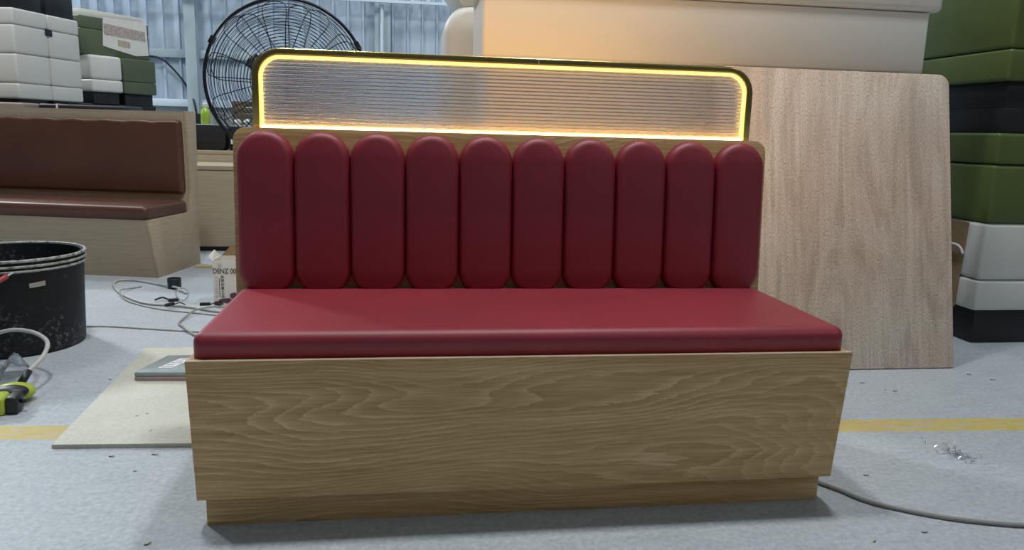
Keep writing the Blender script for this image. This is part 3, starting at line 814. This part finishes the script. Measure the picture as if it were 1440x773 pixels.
# wood offcut
o = box('wood_offcut', -.03, .34, -.02, .02, 0, .012, M['stick'], None, bev=.001, loc=(-.83, 3.31, 0), rotz=-.03)
tag(o, 'thin pale wood offcut beside the brown bench corner', 'offcut')

# lime/black tool with hose at left edge
t = thing('power_tool', 'lime green and black power tool with grey hose on the floor', 'tool', (-.80, .80, 0), .15)
bm = bmesh.new(); add_box(bm, -.10, .045, -.035, .045, .0, .058, .012, 4); from_bm('tool_body', bm, M['lime'], t)
bm = bmesh.new(); add_box(bm, .046, .080, -.03, .035, .004, .056, .008, 3); from_bm('tool_nose', bm, M['black'], t)
lathe('knob', [(0,.0),(.008,.0),(.008,.012),(0,.012)], M['black'], t, (.088, .0, .030), 12)
bm = bmesh.new(); bmesh.ops.create_uvsphere(bm, u_segments=24, v_segments=14, radius=1)
for v in bm.verts: v.co = Vector((v.co.x*.062+.03, v.co.y*.05+.105, v.co.z*.030+.0301))
from_bm('motor_housing', bm, M['lime'], t, 'all')
bm = bmesh.new(); bmesh.ops.create_uvsphere(bm, u_segments=20, v_segments=12, radius=1)
for v in bm.verts: v.co = Vector((v.co.x*.052+.035, v.co.y*.035+.06, v.co.z*.022+.045))
from_bm('motor_cover', bm, M['black'], t, 'all')
tube('hose_connector', [(.045,.13,.05),(.055,.175,.075)], .012, M['black'], t, 12)
tube('hose', smooth_path([(.055,.175,.075),(.075,.27,.10),(.06,.37,.125),(-.02,.46,.14),(-.12,.50,.13),(-.24,.50,.06),(-.36,.48,.01)], 8), .0075, M['hose'], t, 10)
bm = bmesh.new(); rows = []
for i in range(7):
    rows.append([bm.verts.new((-.985+.11*i/6+random.uniform(-.006,.006), 1.02+.05*j+random.uniform(-.008,.008), max(.002, .015+.055*sin(i*1.1+j)*.6+.03*(j % 2)+random.uniform(0,.02)))) for j in range(5)])
for A, Bv in zip(rows, rows[1:]):
    for k in range(4): bm.faces.new((A[k], A[k+1], Bv[k+1], Bv[k]))
bmesh.ops.solidify(bm, geom=bm.faces[:], thickness=.0012)
o = from_bm('plastic_wrap', bm, M['clear'], None, 30); tag(o, 'crumpled clear plastic wrap above the lime green tool', 'plastic wrap')

# clear shavings clump
bm = bmesh.new()
for k in range(130):
    a = random.uniform(0, 2*pi); r = abs(random.gauss(0, .022)); ln = random.uniform(.004, .016); d = random.uniform(0, 2*pi)
    x_, y_ = 2.045+r*cos(a)*1.5, .276+r*sin(a)*2.0; z_ = .001+abs(random.gauss(0, .006))
    dx, dy, dz = ln*cos(d), ln*sin(d), random.uniform(0, .006)
    vs = [bm.verts.new(p) for p in ((x_, y_, z_), (x_+dx, y_+dy, z_+dz), (x_+dx-.002*sin(d), y_+dy+.002*cos(d), z_+dz+.001), (x_-.002*sin(d), y_+.002*cos(d), z_))]
    bm.faces.new(vs)
bmesh.ops.solidify(bm, geom=bm.faces[:], thickness=.0004)
o = from_bm('plastic_shavings', bm, M['metal_bits'], None, None); tag(o, 'clump of shiny clear shavings on the floor, right', 'shavings', kind='stuff')
# scattered chips
spots = [(2.155,.915,0),(2.193,.833,0),(2.657,.989,0),(2.70,.92,0),(2.223,.82,0),(1.695,.175,0),(1.51,-.146,0),(1.654,-.119,0),(-.238,.354,0),(-.57,1.109,0),(-.092,-.012,0),(-.352,.718,.0131),(-.328,.734,.0131),(-.275,.596,.0131),(-.197,.612,.0131),(-.33,.452,0),(-.22,.455,0)]
bm = bmesh.new()
pl = [(-.012,-.003,0),(-.002,-.005,.002),(.012,-.001,.004),(.010,.003,.003),(-.001,.002,.0),(-.010,.004,.001)]
add_prism(bm, pl, (0,0,.0015)); bmesh.ops.recalc_face_normals(bm, faces=bm.faces)
chip_me = bpy.data.meshes.new('wood_chip'); bm.to_mesh(chip_me); bm.free()
for k, (x_, y_, z_) in enumerate(spots):
    o = link('wood_chip', chip_me, M['chip'], None, None, (x_, y_, z_+.0003), random.uniform(-.6,.6))
    s = random.uniform(.4, .8) if z_ == 0 else .35
    o.scale = (s, s, s)
    if z_: tag(o, 'tiny dark chip on the pale sheet left of the red bench', 'wood chip', 'chips on the pale sheet')
    elif y_ > .8 and x_ > 2: tag(o, 'dark chip on the floor below the leaning board', 'wood chip', 'chips below the leaning board')
    elif x_ > 0: tag(o, 'small chip on the floor right of the red bench base', 'wood chip', 'chips right of the bench')
    else: tag(o, 'small chip on bare floor left of the red bench', 'wood chip', 'chips left of the bench')

# ------------------------------------------------------------------ lights
def area(name, loc, target, size, power, col=(1,1,1), sy=None):
    L = bpy.data.lights.new(name, 'AREA'); L.energy = power; L.color = col
    L.shape = 'RECTANGLE' if sy else 'SQUARE'; L.size = size
    if sy: L.size_y = sy
    o = bpy.data.objects.new(name, L); COL.objects.link(o); o.location = loc
    o.rotation_euler = (Vector(target)-Vector(loc)).to_track_quat('-Z', 'Y').to_euler()
    return o
cool = (.94,.98,1.0)
area('ceiling_and_fill_light', (1.75, .55, 6), (1.75, .55, 0), .45, 170, cool)
area('ceiling_and_fill_light', (-.5, .55, 6), (-.5, .55, 0), .45, 170, cool)
area('ceiling_and_fill_light', (-7, 8.3, 6), (-2, 3, 0), .8, 620, cool)
area('ceiling_and_fill_light', (6, -5, 6), (1.5, 2, .5), 1.2, 70, cool)  # added fill for upright faces turned to the camera
area('ceiling_and_fill_light', (-3.5, 4.6, 6), (-3.2, 8, 1), 1.2, 230, cool)  # added wash on the left stacks and the wall behind them
area('ceiling_and_fill_light', (2.0, 5.5, 6.3), (1.5, 9.5, 2), 1.2, 215, cool)  # added wash that brightens the back wall cladding
# unseen light added behind the frame to wash the sofa bases LED orange
area('led_wash', ((X0+X1)/2, YS+.05, ZT-.03), ((X0+X1)/2, 2.5, 1.55), X1-X0-.1, 9.5, (1.0,.52,.14), .012)
w = bpy.data.worlds.new('world'); S.world = w; w.use_nodes = True
nt = w.node_tree; bg = nt.nodes['Background']
tc = nt.nodes.new('ShaderNodeTexCoord'); sx = nt.nodes.new('ShaderNodeSeparateXYZ'); nt.links.new(tc.outputs['Generated'], sx.inputs[0])
c = ramp(nt, math_(nt, 'MULTIPLY_ADD', sx.outputs['Z'], .5, .5), [(.45, (.20,.22,.24)), (.6, (.30,.34,.38)), (1.0, (.62,.70,.78))])
nt.links.new(c, bg.inputs['Color']); bg.inputs['Strength'].default_value = .30

S.view_settings.view_transform = 'Standard'; S.view_settings.look = 'None'
S.view_settings.gamma = 1; S.view_settings.use_curve_mapping = False
S.view_settings.exposure = -0.55
S.cycles.use_denoising = True
S.cycles.max_bounces = 10; S.cycles.transmission_bounces = 8; S.cycles.glossy_bounces = 4
S.cycles.caustics_refractive = True; S.cycles.blur_glossy = 1.0
